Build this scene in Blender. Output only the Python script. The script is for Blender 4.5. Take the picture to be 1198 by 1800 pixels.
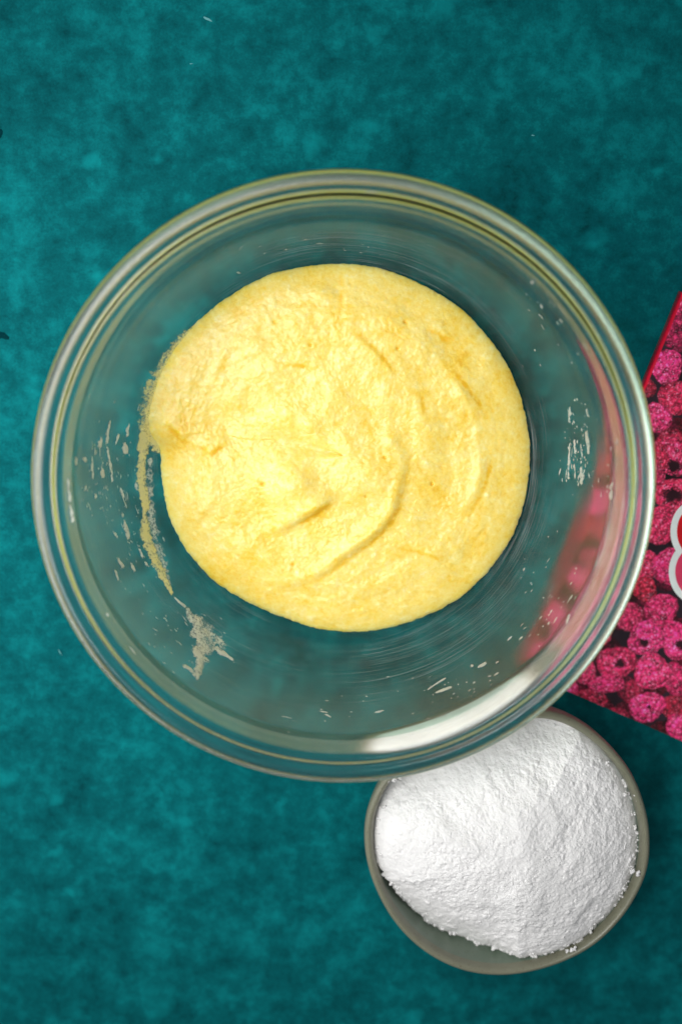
import bpy, math, random
import numpy as np
from mathutils import Vector

for o in list(bpy.data.objects):
    bpy.data.objects.remove(o, do_unlink=True)
SC = bpy.context.scene
COL = SC.collection
RNG = np.random.default_rng(11)
random.seed(5)

# ------------------------------------------------------------------ camera, world, lamps, exposure
FPX, TILT, CAM = 3000.0, math.radians(11.72), np.array([-0.001, 0.1345, 0.8164])
cd = bpy.data.cameras.new('camera')
cam = bpy.data.objects.new('camera', cd); COL.objects.link(cam)
cam.location = CAM; cam.rotation_euler = (-TILT, 0, 0)
cd.sensor_fit = 'VERTICAL'; cd.sensor_height = 36; cd.sensor_width = 24; cd.lens = 60
cd.clip_start = 0.01; cd.clip_end = 50
cd.dof.use_dof = True; cd.dof.focus_distance = 0.785; cd.dof.aperture_fstop = 4.2
SC.camera = cam

W = bpy.data.worlds.new('World'); SC.world = W; W.use_nodes = True
W.node_tree.nodes['Background'].inputs[0].default_value = (0.96, 0.98, 1.0, 1)
W.node_tree.nodes['Background'].inputs[1].default_value = 0.21

def area(name, loc, target, sx, sy, power, color):
    l = bpy.data.lights.new(name, 'AREA'); l.shape = 'RECTANGLE'; l.size = sx; l.size_y = sy
    l.energy = power; l.color = color
    o = bpy.data.objects.new(name, l); COL.objects.link(o); o.location = loc
    o.rotation_euler = (Vector(target) - Vector(loc)).to_track_quat('-Z', 'Y').to_euler()
    return o
area('window_softbox', (-0.32, 0.03, 0.66), (-0.05, -0.035, 0.0), 0.54, 0.54, 1.60, (1.0, 0.985, 0.96)).data.spread = math.radians(78)
area('low_left_rim_lamp', (-1.10, 0.05, 0.24), (0.0, 0.0, 0.05), 1.2, 0.44, 3.4, (1.0, 0.99, 0.97))  # added low lamp on the left, gives the glass rim its white bands
area('right_fill_lamp', (1.05, -0.05, 0.26), (0.0, 0.0, 0.05), 1.0, 0.44, 0.8, (1.0, 1.0, 1.0))  # added weak fill lamp from the right

SC.view_settings.view_transform = 'Standard'; SC.view_settings.look = 'None'
SC.view_settings.exposure = 0.0; SC.view_settings.gamma = 1.0
SC.cycles.use_denoising = True
SC.cycles.max_bounces = 24; SC.cycles.transmission_bounces = 20; SC.cycles.glossy_bounces = 12
SC.cycles.diffuse_bounces = 6; SC.cycles.transparent_max_bounces = 24
SC.cycles.caustics_reflective = True; SC.cycles.caustics_refractive = True
SC.cycles.blur_glossy = 0.3; SC.cycles.sample_clamp_indirect = 60

# ------------------------------------------------------------------ helpers
ST, CT = math.sin(TILT), math.cos(TILT)
def rays(p):
    """unit-depth view rays of photo pixels (1198 x 1800)"""
    p = np.atleast_2d(np.asarray(p, float))
    x = (p[:, 0] - 599) / FPX; y = (900 - p[:, 1]) / FPX
    return np.c_[x, y * CT - ST, -y * ST - CT]
def on_plane(p, z):
    d = rays(p); t = (z - CAM[2]) / d[:, 2]
    return CAM + d * t[:, None]
def s2l(r, g, b):
    f = lambda c: c / 12.92 if c <= 0.04045 else ((c + 0.055) / 1.055) ** 2.4
    return (f(r / 255), f(g / 255), f(b / 255), 1)

def hash01(ix, iy, seed):
    h = (ix.astype(np.int64) * 374761393 + iy.astype(np.int64) * 668265263 + seed * 1442695041) & 0xffffffff
    h = ((h ^ (h >> 13)) * 1274126177) & 0xffffffff
    h = ((h ^ (h >> 16)) * 2246822519) & 0xffffffff
    return ((h ^ (h >> 15)) & 0xffffff) / float(0xffffff)
def vnoise(x, y, seed=0):
    ix, iy = np.floor(x), np.floor(y); fx, fy = x - ix, y - iy
    fx = fx ** 3 * (fx * (fx * 6 - 15) + 10); fy = fy ** 3 * (fy * (fy * 6 - 15) + 10)
    a = hash01(ix, iy, seed); b = hash01(ix + 1, iy, seed); c = hash01(ix, iy + 1, seed); d = hash01(ix + 1, iy + 1, seed)
    return (a + (b - a) * fx) * (1 - fy) + (c + (d - c) * fx) * fy - 0.5
def fbm(x, y, seed=0, oct=4, gain=0.5):
    s = 0; a = 1.0
    for k in range(oct):
        ca, sa = math.cos(k * 1.1 + 0.4), math.sin(k * 1.1 + 0.4)
        s = s + a * vnoise((x * ca - y * sa) * 2 ** k, (x * sa + y * ca) * 2 ** k, seed + k * 17); a *= gain
    return s
def catmull(pts, n):
    P = np.asarray(pts, float); P = np.vstack([2 * P[0] - P[1], P, 2 * P[-1] - P[-2]]); out = []
    for i in range(1, len(P) - 2):
        t = np.linspace(0, 1, n, endpoint=False)[:, None]
        p0, p1, p2, p3 = P[i - 1:i + 3]
        out.append(0.5 * (2 * p1 + (p2 - p0) * t + (2 * p0 - 5 * p1 + 4 * p2 - p3) * t ** 2 + (3 * p1 - p0 - 3 * p2 + p3) * t ** 3))
    out.append(P[-2:-1]); return np.vstack(out)

def mesh_obj(name, V, F, m=None, parent=None, smooth=True, normals=None):
    me = bpy.data.meshes.new(name)
    V = np.ascontiguousarray(V, dtype=np.float32); F = np.asarray(F, dtype=np.int32)
    if F.ndim == 2:
        k = F.shape[1]; n = len(F)
        me.vertices.add(len(V)); me.vertices.foreach_set('co', V.ravel())
        me.loops.add(n * k); me.loops.foreach_set('vertex_index', F.ravel())
        me.polygons.add(n); me.polygons.foreach_set('loop_start', np.arange(0, n * k, k, dtype=np.int32))
        me.update(calc_edges=True); me.validate()
    if smooth: me.polygons.foreach_set('use_smooth', np.ones(len(me.polygons), bool))
    if m: me.materials.append(m)
    if normals is not None: me.normals_split_custom_set_from_vertices([tuple(v) for v in normals])
    o = bpy.data.objects.new(name, me); COL.objects.link(o)
    if parent: o.parent = parent
    return o
def grid_faces(nr, nc, wrap=False):
    i = np.arange(nr - 1)[:, None]; j = np.arange(nc if wrap else nc - 1)[None, :]
    j2 = (j + 1) % nc
    return np.stack([i * nc + j, i * nc + j2, (i + 1) * nc + j2, (i + 1) * nc + j], -1).reshape(-1, 4)
def empty(name, loc, label=None, cat=None):
    o = bpy.data.objects.new(name, None); COL.objects.link(o); o.location = loc; o.empty_display_size = 0.03
    if label: o['label'] = label
    if cat: o['category'] = cat
    return o
def tag(o, label, cat): o['label'] = label; o['category'] = cat; return o

class NT:
    def __init__(s, name):
        s.m = bpy.data.materials.new(name); s.m.use_nodes = True; s.t = s.m.node_tree; s.t.nodes.clear()
        s.out = s.n('ShaderNodeOutputMaterial')
    def n(s, typ, ins=None, **kw):
        nd = s.t.nodes.new(typ)
        for k, v in kw.items(): setattr(nd, k, v)
        for k, v in (ins or {}).items():
            if isinstance(v, bpy.types.NodeSocket): s.t.links.new(v, nd.inputs[k])
            else: nd.inputs[k].default_value = v
        return nd
    def math(s, op, a, b=0.0, c=None, clamp=False):
        nd = s.n('ShaderNodeMath', operation=op, use_clamp=clamp)
        for i, v in enumerate((a, b) if c is None else (a, b, c)):
            if isinstance(v, bpy.types.NodeSocket): s.t.links.new(v, nd.inputs[i])
            else: nd.inputs[i].default_value = v
        return nd.outputs[0]
    def mix(s, fac, a, b):
        nd = s.n('ShaderNodeMix', data_type='RGBA')
        for k, v in ((0, fac), (6, a), (7, b)):
            if isinstance(v, bpy.types.NodeSocket): s.t.links.new(v, nd.inputs[k])
            else: nd.inputs[k].default_value = v
        return nd.outputs[2]
    def ramp(s, fac, stops):
        nd = s.n('ShaderNodeValToRGB', {0: fac}); e = nd.color_ramp.elements
        while len(e) < len(stops): e.new(0.5)
        for el, (p, c) in zip(e, stops): el.position = p; el.color = c if len(c) == 4 else (*c, 1)
        return nd.outputs[0]
    def noise(s, vec, scale, detail=3, rough=0.5, dist=0.0):
        return s.n('ShaderNodeTexNoise', {'Vector': vec, 'Scale': scale, 'Detail': detail, 'Roughness': rough, 'Distortion': dist}).outputs[0]
    def smooth(s, v, a, b):
        nd = s.n('ShaderNodeMapRange', {0: v, 1: a, 2: b, 3: 0.0, 4: 1.0}, interpolation_type='SMOOTHSTEP'); return nd.outputs[0]
    def surf(s, sock): s.t.links.new(sock, s.out.inputs['Surface']); return s.m
    def obj(s): return s.n('ShaderNodeTexCoord').outputs['Object']

# ------------------------------------------------------------------ materials
def mat_table():
    s = NT('painted teal board'); p = s.obj()
    big = s.noise(p, 13, 4, 0.6, 0.3); mid = s.noise(p, 56, 5, 0.65, 0.2); fine = s.noise(p, 170, 4, 0.65)
    grain = s.noise(p, 900, 3, 0.7)
    f = s.math('ADD', s.math('MULTIPLY', big, 0.30), s.math('ADD', s.math('MULTIPLY', mid, 0.46), s.math('MULTIPLY', fine, 0.26)))
    f = s.math('ADD', f, s.math('MULTIPLY', s.math('SUBTRACT', grain, 0.5), 0.16))
    c = s.ramp(f, [(0.37, (0.0010, 0.055, 0.064)), (0.51, (0.0018, 0.114, 0.128)), (0.64, (0.0032, 0.205, 0.222))])
    # dabs of paler and darker paint
    wob = s.n('ShaderNodeVectorMath', {0: p, 1: s.n('ShaderNodeVectorMath', {0: s.n('ShaderNodeTexNoise', {'Vector': p, 'Scale': 90.0}).outputs[1], 'Scale': 0.012}, operation='SCALE').outputs[0]}, operation='ADD').outputs[0]
    v = s.n('ShaderNodeTexVoronoi', {'Vector': wob, 'Scale': 38.0, 'Randomness': 1.0})
    pick = s.n('ShaderNodeSeparateColor', {0: v.outputs['Color']}).outputs[0]
    rad = s.n('ShaderNodeSeparateColor', {0: v.outputs['Color']}).outputs[1]
    d = s.math('DIVIDE', v.outputs['Distance'], s.math('ADD', s.math('MULTIPLY', rad, 0.20), 0.10))
    dab = s.math('MULTIPLY', s.math('SUBTRACT', 1.0, s.smooth(d, 0.35, 1.15)), s.smooth(pick, 0.50, 0.62))
    dab = s.math('MULTIPLY', dab, s.math('MULTIPLY', mid, 0.95))
    c = s.mix(dab, c, (0.004, 0.270, 0.290, 1))
    v2 = s.n('ShaderNodeTexVoronoi', {'Vector': wob, 'Scale': 23.0})
    pk2 = s.n('ShaderNodeSeparateColor', {0: v2.outputs['Color']}).outputs[2]
    dk = s.math('MULTIPLY', s.math('SUBTRACT', 1.0, s.smooth(v2.outputs['Distance'], 0.05, 0.22)), s.smooth(pk2, 0.78, 0.86))
    c = s.mix(s.math('MULTIPLY', dk, 0.5), c, (0.0005, 0.035, 0.042, 1))
    bump = s.n('ShaderNodeBump', {'Strength': 0.25, 'Distance': 0.0006, 'Height': s.math('ADD', grain, s.math('MULTIPLY', fine, 0.8))})
    b = s.n('ShaderNodeBsdfPrincipled', {'Base Color': c, 'Roughness': 0.75, 'Specular IOR Level': 0.03, 'Normal': bump.outputs[0]})
    return s.surf(b.outputs[0])

def mat_glass(ior, rough, k, name):
    s = NT(name)
    f = s.n('ShaderNodeFresnel', {'IOR': ior}).outputs[0]
    f = s.math('MULTIPLY', f, s.math('ADD', k, s.math('MULTIPLY', s.math('POWER', f, 4.0), 1 - k)))   # scales reflection down, to mute the batter mirrored in the wall
    b = s.n('ShaderNodeMixShader', {0: f, 1: s.n('ShaderNodeBsdfRefraction', {'Color': (0.985, 0.995, 0.985, 1), 'Roughness': rough, 'IOR': ior}).outputs[0],
            2: s.n('ShaderNodeBsdfGlossy', {'Color': (1, 1, 1, 1), 'Roughness': rough * 0.6}).outputs[0]})
    s.t.links.new(s.n('ShaderNodeVolumeAbsorption', {'Color': (0.84, 0.94, 0.88, 1), 'Density': 4.0}).outputs[0], s.out.inputs['Volume'])
    return s.surf(b.outputs[0])

def mat_film():
    """greasy wipe marks dried on the inside of the bowl: mostly clear"""
    s = NT('greasy film'); uv = s.n('ShaderNodeUVMap').outputs[0]; sp = s.n('ShaderNodeSeparateXYZ', {0: uv})
    ang = s.math('MULTIPLY', sp.outputs[0], 2 * math.pi); v = sp.outputs[1]
    def streak(k, n, slant, det=3):
        vec = s.n('ShaderNodeCombineXYZ', {0: s.math('MULTIPLY', s.math('COSINE', ang), k), 1: s.math('MULTIPLY', s.math('SINE', ang), k),
              2: s.math('ADD', s.math('MULTIPLY', v, n), s.math('MULTIPLY', s.math('SINE', s.math('ADD', ang, slant)), n * 0.06))}).outputs[0]
        return s.noise(vec, 1.0, det, 0.6)
    a = s.smooth(streak(1.6, 240, 0.5), 0.50, 0.70); b = s.smooth(streak(3.5, 60, 2.2), 0.50, 0.80)
    c = s.noise(s.n('ShaderNodeTexCoord').outputs['Object'], 22, 4, 0.6)
    low = s.math('SUBTRACT', 1.0, s.smooth(v, 0.25, 0.75))
    patch = s.smooth(streak(1.3, 3.0, 1.0), 0.42, 0.66)
    f = s.math('ADD', s.math('ADD', 0.004, s.math('MULTIPLY', s.smooth(v, 0.25, 0.95), 0.065)), s.math('MULTIPLY', s.math('MULTIPLY', a, low), s.math('MULTIPLY', patch, 0.50)))
    f = s.math('ADD', f, s.math('MULTIPLY', b, 0.05)); f = s.math('ADD', f, s.math('MULTIPLY', s.math('SUBTRACT', c, 0.5), 0.03), clamp=True)
    d = s.n('ShaderNodeBsdfDiffuse', {'Color': (0.55, 0.68, 0.70, 1)}); t = s.n('ShaderNodeBsdfTranslucent', {'Color': (0.66, 0.72, 0.72, 1)})
    dt = s.n('ShaderNodeMixShader', {0: 0.45, 1: d.outputs[0], 2: t.outputs[0]})
    m = s.n('ShaderNodeMixShader', {0: f, 1: s.n('ShaderNodeBsdfTransparent').outputs[0], 2: dt.outputs[0]})
    return s.surf(m.outputs[0])

def mat_smear(c1=(0.90, 0.92, 0.84, 1), c2=(0.94, 0.93, 0.78, 1), amax=0.82, name='thin batter residue'):
    s = NT(name); p = s.obj(); uv = s.n('ShaderNodeUVMap').outputs[0]; sp = s.n('ShaderNodeSeparateXYZ', {0: uv})
    n = s.noise(p, 900, 4, 0.65); n2 = s.noise(p, 260, 3, 0.6)
    cov = s.math('ADD', sp.outputs[1], s.math('MULTIPLY', s.math('ADD', s.math('SUBTRACT', n, 0.5), s.math('SUBTRACT', n2, 0.5)), 1.3))
    al = s.math('MULTIPLY', s.smooth(cov, 0.25, 0.95), amax)
    c = s.mix(n2, c1, c2)
    b = s.n('ShaderNodeBsdfPrincipled', {'Base Color': c, 'Roughness': 0.4, 'Specular IOR Level': 0.4})
    tr = s.n('ShaderNodeBsdfTranslucent', {'Color': c}); b = s.n('ShaderNodeMixShader', {0: 0.2, 1: b.outputs[0], 2: tr.outputs[0]})
    m = s.n('ShaderNodeMixShader', {0: al, 1: s.n('ShaderNodeBsdfTransparent').outputs[0], 2: b.outputs[0]})
    return s.surf(m.outputs[0])

def mat_batter():
    s = NT('yellow batter'); p = s.obj()
    n1 = s.noise(p, 55, 4, 0.6, 0.6); n2 = s.noise(p, 260, 4, 0.65, 0.4); n3 = s.noise(p, 620, 3, 0.6)
    at = s.n('ShaderNodeAttribute', attribute_name='deep_yellow').outputs['Fac']
    f = s.math('ADD', s.math('MULTIPLY', n1, 0.26), s.math('ADD', s.math('MULTIPLY', n2, 0.52), s.math('MULTIPLY', n3, 0.32)))
    f = s.math('SUBTRACT', f, 0.045)
    f = s.math('SUBTRACT', f, s.math('MULTIPLY', at, 0.26))
    c = s.ramp(f, [(0.26, s2l(238, 192, 44)), (0.37, s2l(244, 210, 84)), (0.46, s2l(247, 219, 110)), (0.56, s2l(249, 226, 133)), (0.68, s2l(252, 236, 165))])
    bump = s.n('ShaderNodeBump', {'Strength': 0.22, 'Distance': 0.0009, 'Height': s.math('ADD', s.math('MULTIPLY', n2, 1.0), s.math('ADD', s.math('MULTIPLY', n3, 0.6), s.math('MULTIPLY', s.noise(p, 1300, 2, 0.6), 0.5)))})
    b = s.n('ShaderNodeBsdfPrincipled', {'Base Color': c, 'Roughness': 0.33, 'Specular IOR Level': 0.5, 'Subsurface Weight': 0.7,
            'Subsurface Radius': (1.0, 0.85, 0.45), 'Subsurface Scale': 0.006, 'Normal': bump.outputs[0]})
    return s.surf(b.outputs[0])

def mat_flour():
    s = NT('white flour'); p = s.obj()
    n = s.noise(p, 420, 5, 0.7); n2 = s.noise(p, 1500, 3, 0.7)
    c = s.mix(n, (0.76, 0.76, 0.77, 1), (0.83, 0.825, 0.82, 1))
    bump = s.n('ShaderNodeBump', {'Strength': 0.6, 'Distance': 0.0007, 'Height': s.math('ADD', n, s.math('MULTIPLY', n2, 0.4))})
    b = s.n('ShaderNodeBsdfPrincipled', {'Base Color': c, 'Roughness': 0.95, 'Specular IOR Level': 0.05, 'Normal': bump.outputs[0]})
    return s.surf(b.outputs[0])

def mat_stone(kind):
    s = NT('stoneware ' + kind); p = s.obj()
    n = s.noise(p, 60, 4, 0.6); sp = s.noise(p, 1100, 2, 0.6); st = s.smooth(sp, 0.60, 0.72)
    if kind == 'glaze':
        c = s.mix(n, s2l(96, 113, 99), s2l(114, 129, 113)); k = s2l(80, 80, 66); r = 0.28
    else:
        c = s.mix(n, s2l(104, 106, 90), s2l(128, 128, 109)); k = s2l(84, 64, 42); r = 0.32
    c = s.mix(s.math('MULTIPLY', st, 0.6), c, k)
    bump = s.n('ShaderNodeBump', {'Strength': 0.15, 'Distance': 0.0005, 'Height': s.noise(p, 300, 3, 0.6)})
    b = s.n('ShaderNodeBsdfPrincipled', {'Base Color': c, 'Roughness': r, 'Specular IOR Level': 0.5, 'Normal': bump.outputs[0]})
    return s.surf(b.outputs[0])

def mat_plain(name, c, rough=0.4, spec=0.4, nscale=300, amt=0.06):
    s = NT(name); n = s.noise(s.obj(), nscale, 3, 0.6)
    cc = s.mix(n, tuple(x * (1 - amt) for x in c[:3]) + (1,), tuple(min(1, x * (1 + amt)) for x in c[:3]) + (1,))
    b = s.n('ShaderNodeBsdfPrincipled', {'Base Color': cc, 'Roughness': rough, 'Specular IOR Level': spec})
    return s.surf(b.outputs[0])

def mat_print():
    s = NT('printed carton'); a = s.n('ShaderNodeAttribute', attribute_name='ink').outputs['Color']
    n = s.noise(s.obj(), 2600, 2, 0.6)
    c = s.mix(s.math('MULTIPLY', n, 0.14), a, (0, 0, 0, 1))
    b = s.n('ShaderNodeBsdfPrincipled', {'Base Color': c, 'Roughness': 0.36, 'Specular IOR Level': 0.35})
    return s.surf(b.outputs[0])

M = dict(table=mat_table(), glass=mat_glass(1.46, 0.16, 0.32, 'greasy clear glass'), lip=mat_glass(1.46, 0.27, 1.0, 'clear glass lip'), film=mat_film(), smear=mat_smear(), thin=mat_smear(amax=0.52, name='faint batter residue'), rich=mat_smear((0.95, 0.91, 0.50, 1), (0.97, 0.86, 0.28, 1), 0.95, 'thick batter residue'), batter=mat_batter(), flour=mat_flour(),
         glaze=mat_stone('glaze'), rim=mat_stone('rim'), ink=mat_print(),
         red=mat_plain('red carton board', s2l(214, 8, 52), 0.35), logo_red=mat_plain('red print', s2l(212, 4, 26), 0.35),
         logo_pink=mat_plain('pink print', s2l(226, 62, 104), 0.35, nscale=90, amt=0.25), logo_white=mat_plain('white print', s2l(238, 246, 246), 0.35),
         dark=mat_plain('dark carton board', s2l(40, 18, 28), 0.4), chip=mat_plain('dark paint chip', s2l(3, 52, 58), 0.8, 0.02),
         scratch=mat_plain('pale scuff', s2l(96, 160, 164), 0.7, 0.05))

# ------------------------------------------------------------------ the board everything stands on
def slab(name, x0, x1, y0, y1, z0, z1, m, parent=None):
    V = np.array([(x, y, z) for z in (z0, z1) for x, y in ((x0, y0), (x1, y0), (x1, y1), (x0, y1))])
    F = [(3, 2, 1, 0), (4, 5, 6, 7), (0, 1, 5, 4), (1, 2, 6, 5), (2, 3, 7, 6), (3, 0, 4, 7)]
    return mesh_obj(name, V, F, m, parent, smooth=False)
board = slab('tabletop', -0.75, 0.75, -0.75, 0.75, -0.018, 0.0, M['table']); board['kind'] = 'structure'
board['label'] = 'teal hand-painted board with mottled brush dabs under everything'
def flat_spot(name, pts, z, m, parent):
    P = on_plane(pts, z); c = P.mean(0); n = len(P)
    V = np.vstack([P - (0, 0, z), (P - c) * 0.8 + c, [c]]); V[n:, 2] = z
    F = [(i, (i + 1) % n, n + (i + 1) % n, n + i) for i in range(n)]
    o = mesh_obj(name, V, F, m, parent); return o
def spot_poly(cx, cy, rx, ry, rot, n=14, seed=0):
    r = np.random.default_rng(seed); t = np.linspace(0, 2 * np.pi, n, endpoint=False); k = 1 + 0.22 * r.standard_normal(n).clip(-1.5, 1.5)
    x, y = rx * k * np.cos(t), ry * k * np.sin(t); c, s_ = math.cos(rot), math.sin(rot)
    return np.c_[cx + x * c - y * s_, cy + x * s_ + y * c]
def spot_mesh(name, poly, z, m, parent):
    P = on_plane(poly[::-1], z); n = len(P); c = P.mean(0)
    low = P.copy(); low[:, 2] = -0.0005; low = (low - c) * (1.05, 1.05, 1) + c
    V = np.vstack([low, P, [c + (0, 0, 0.00004)]])
    F = [(i, (i + 1) % n, n + (i + 1) % n, n + i) for i in range(n)]
    me = bpy.data.meshes.new(name); me.from_pydata(V.tolist(), [], F + [(n + i, n + (i + 1) % n, 2 * n) for i in range(n)])
    me.materials.append(m); o = bpy.data.objects.new(name, me); COL.objects.link(o); o.parent = parent; return o
for i, a in enumerate([(-3, 232, 8, 11, 0.1), (4, 590, 12, 6, 0.3)]):
    spot_mesh('paint_chip', spot_poly(*a, seed=i), 0.0002, M['chip'], board)
for i, a in enumerate([(364, 33, 9, 2.0, 0.38), (336, 112, 3, 0.8, -0.2),
                       (106, 1147, 0.9, 5, -0.6), (936, 238, 2.5, 1.0, 0.1)]):
    spot_mesh('paint_scuff', spot_poly(*a, seed=20 + i), 0.00012, M['scratch'], board)

# ------------------------------------------------------------------ glass mixing bowl
OUTER = [(0.0, .0018), (.030, .0018), (.050, .0016), (.0545, .0003), (.0585, .0002), (.0635, .0030), (.0720, .0092), (.0815, .0163), (.0905, .0243), (.0985, .0340),
         (.1055, .0462), (.1110, .0600), (.1150, .0765), (.1174, .0905), (.1184, .0955), (.1205, .0988), (.1233, .1017), (.1263, .1045), (.1290, .1071), (.1302, .1090),
         (.1303, .1125), (.1302, .1162), (.1293, .1189), (.1268, .1203), (.1242, .1203), (.1224, .1193), (.1211, .1193), (.1194, .1200), (.1178, .1194), (.1166, .1172), (.1159, .1130)]
INNER = [(.1149, .1060), (.1133, .0935), (.1106, .0775), (.1062, .0610), (.1006, .0475), (.0940, .0365), (.0860, .0280), (.0770, .0202), (.0680, .0130), (.0590, .0073),
         (.0450, .0051), (.0250, .0049), (0.0, .0049)]
PROF = catmull(OUTER + INNER, 7)
I_IN = int(np.argmin(np.abs(PROF - np.array(INNER[0])).sum(1)))
I_OUT = int(np.argmin(np.abs(PROF - np.array(OUTER[14])).sum(1)))
inner_curve = PROF[I_IN:]
def rin(z): return np.interp(z, inner_curve[::-1, 1], inner_curve[::-1, 0])
def zin(r): return np.interp(r, inner_curve[::-1, 0], inner_curve[::-1, 1])

def lathe(name, prof, nseg, m, parent, lo, hi, uv=False):
    P = prof; tan = np.gradient(P, axis=0); nrm = np.c_[tan[:, 1], -tan[:, 0]]; nrm /= np.linalg.norm(nrm, axis=1)[:, None] + 1e-12
    P = P[lo:hi]; nrm = nrm[lo:hi]
    a = np.linspace(0, 2 * np.pi, nseg, endpoint=False); c, s_ = np.cos(a), np.sin(a)
    V = np.stack([P[:, :1] * c, P[:, :1] * s_, np.repeat(P[:, 1:], nseg, 1)], -1).reshape(-1, 3)
    N = np.stack([nrm[:, :1] * c, nrm[:, :1] * s_, np.repeat(nrm[:, 1:], nseg, 1)], -1).reshape(-1, 3)
    F = grid_faces(len(P), nseg, True)
    return V, N, F
bowl = empty('glass_mixing_bowl', (0, 0, 0), 'large clear glass mixing bowl with thick rolled rim holding yellow batter', 'mixing bowl')
def prof_fix(p):
    p = p.copy(); p[0, 0] = p[-1, 0] = 1e-5; return p
PR = prof_fix(PROF); NS = 320
# one closed skin of glass in two meshes: the lip, and the body (outer wall and inner wall)
V, N, F = lathe('r', PR, NS, None, None, I_OUT, I_IN + 1); mesh_obj('rim', V, F, M['lip'], bowl, normals=N)
Va, Na, Fa = lathe('a', PR, NS, None, None, 0, I_OUT + 1); Vb, Nb, Fb = lathe('b', PR, NS, None, None, I_IN, len(PR))
mesh_obj('body', np.vstack([Va, Vb]), np.vstack([Fa, Fb + len(Va)]), M['glass'], bowl, normals=np.vstack([Na, Nb]))

# greasy film 0.15 mm inside the inner wall
zz = np.linspace(0.1115, 0.029, 60); fp = np.c_[rin(zz) - 0.00018, zz]; nseg = 256
a = np.linspace(0, 2 * np.pi, nseg + 1)
V = np.stack([fp[:, :1] * np.cos(a), fp[:, :1] * np.sin(a), np.repeat(fp[:, 1:], nseg + 1, 1)], -1).reshape(-1, 3)
film = mesh_obj('greasy_film', V, grid_faces(60, nseg + 1)[:, ::-1], M['film'], bowl); film['kind'] = 'stuff'
uvs = np.stack([np.repeat(a[None] / (2 * np.pi), 60, 0), np.repeat(np.linspace(1, 0, 60)[:, None], nseg + 1, 1)], -1).reshape(-1, 2)
def set_uv(o, uv):
    me = o.data; l = me.uv_layers.new(name='UVMap'); li = np.empty(len(me.loops), np.int32); me.loops.foreach_get('vertex_index', li)
    l.data.foreach_set('uv', uv[li].astype(np.float32).ravel())
set_uv(film, uvs)

ZS = np.linspace(0.1115, 0.0055, 1200)
def on_wall(p):
    """photo pixels -> points on the inner wall of the bowl"""
    out = []
    for d in rays(p):
        t = (ZS - CAM[2]) / d[2]; x = CAM[0] + d[0] * t; y = CAM[1] + d[1] * t
        g = np.hypot(x, y) - rin(ZS); k = np.argmax(g > 0) if (g > 0).any() else len(ZS) - 1
        out.append((x[k], y[k], ZS[k]))
    return np.array(out)
def wall_normal(P):
    r = np.hypot(P[:, 0], P[:, 1]); e = 4e-4; sl = (rin(P[:, 2] + e) - rin(P[:, 2] - e)) / (2 * e)
    n = np.c_[-P[:, 0] / r, -P[:, 1] / r, sl]; return n / np.linalg.norm(n, axis=1)[:, None]

def ribbon(pts, wid, seed, thick=0.0006, jag=0.3, dens=1.0, step=3.0, cols=7, edge=None):
    """a low lump of residue lying on the wall: centre line in photo pixels, widths in pixels"""
    pts = np.asarray(pts, float); seg = np.hypot(*np.diff(pts, axis=0).T); L = np.r_[0, np.cumsum(seg)]
    n = max(5, int(L[-1] / step)); s_ = np.linspace(0, L[-1], n)
    cx = np.interp(s_, L, pts[:, 0]); cy = np.interp(s_, L, pts[:, 1]); w = np.interp(s_, L, wid)
    tx, ty = np.gradient(cx), np.gradient(cy); l = np.hypot(tx, ty) + 1e-9; nx, ny = -ty / l, tx / l
    u = np.linspace(-1, 1, cols)
    jl = 1 + jag * (vnoise(s_ / 7, s_ * 0 + seed, seed) * 2 + vnoise(s_ / 3, s_ * 0 + seed, seed + 9)); jr = 1 + jag * (vnoise(s_ / 6, s_ * 0 + seed, seed + 3) * 2 + vnoise(s_ / 3, s_ * 0, seed + 7))
    off = np.where(u[None] < 0, u[None] * jl[:, None], u[None] * jr[:, None]) * w[:, None] * 0.5
    px = np.stack([cx[:, None] + nx[:, None] * off, cy[:, None] + ny[:, None] * off], -1).reshape(-1, 2)
    P = on_wall(px); Nn = wall_normal(P)
    prof = (1 - np.abs(u) ** 2.2)[None] * np.minimum(1, np.minimum(np.arange(n), np.arange(n)[::-1]) / 2.0)[:, None]
    h = 0.0003 + thick * prof.ravel() * (1 + 0.5 * vnoise(px[:, 0] / 4, px[:, 1] / 4, seed))
    cover = prof ** 0.6
    if edge is not None: cover = cover * (0.35 + 0.65 * np.clip(0.5 - 0.5 * edge * u, 0, 1))[None] + 0
    uv = np.c_[np.repeat(s_ / L[-1], cols), cover.ravel() * dens]
    return P + Nn * h[:, None], grid_faces(n, cols), uv
def add_smear(name, *a, parent=bowl, m='smear', **k):
    V, F, uv = ribbon(*a, **k); o = mesh_obj(name, V, F, M[m], parent); set_uv(o, uv); return o

# the larger smears, one by one
add_smear('batter_smear', [(266, 740), (257, 760), (252, 780), (249, 800), (247, 835), (252, 870), (258, 900)], [36, 34, 28, 22, 20, 20, 16], 1, m='rich', jag=0.25, dens=1.4, thick=0.0009, edge=-0.8)
add_smear('batter_smear', [(254, 880), (252, 905), (255, 935), (264, 965), (276, 995), (290, 1022), (303, 1048)], [14, 12, 24, 26, 22, 16, 6], 2, m='rich', jag=0.3, dens=1.25, thick=0.0009, edge=-0.8)
add_smear('batter_smear', [(326, 1068), (340, 1095), (352, 1118), (358, 1142), (348, 1165), (346, 1200)], [12, 22, 36, 46, 26, 6], 3, jag=0.4, dens=1.2, thick=0.0008, edge=-0.5)
add_smear('batter_smear', [(264, 800), (262, 850), (264, 905), (270, 950), (284, 995), (300, 1035)], [10, 22, 20, 26, 24, 8], 8, jag=0.4, dens=0.62, thick=0.0002)
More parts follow.
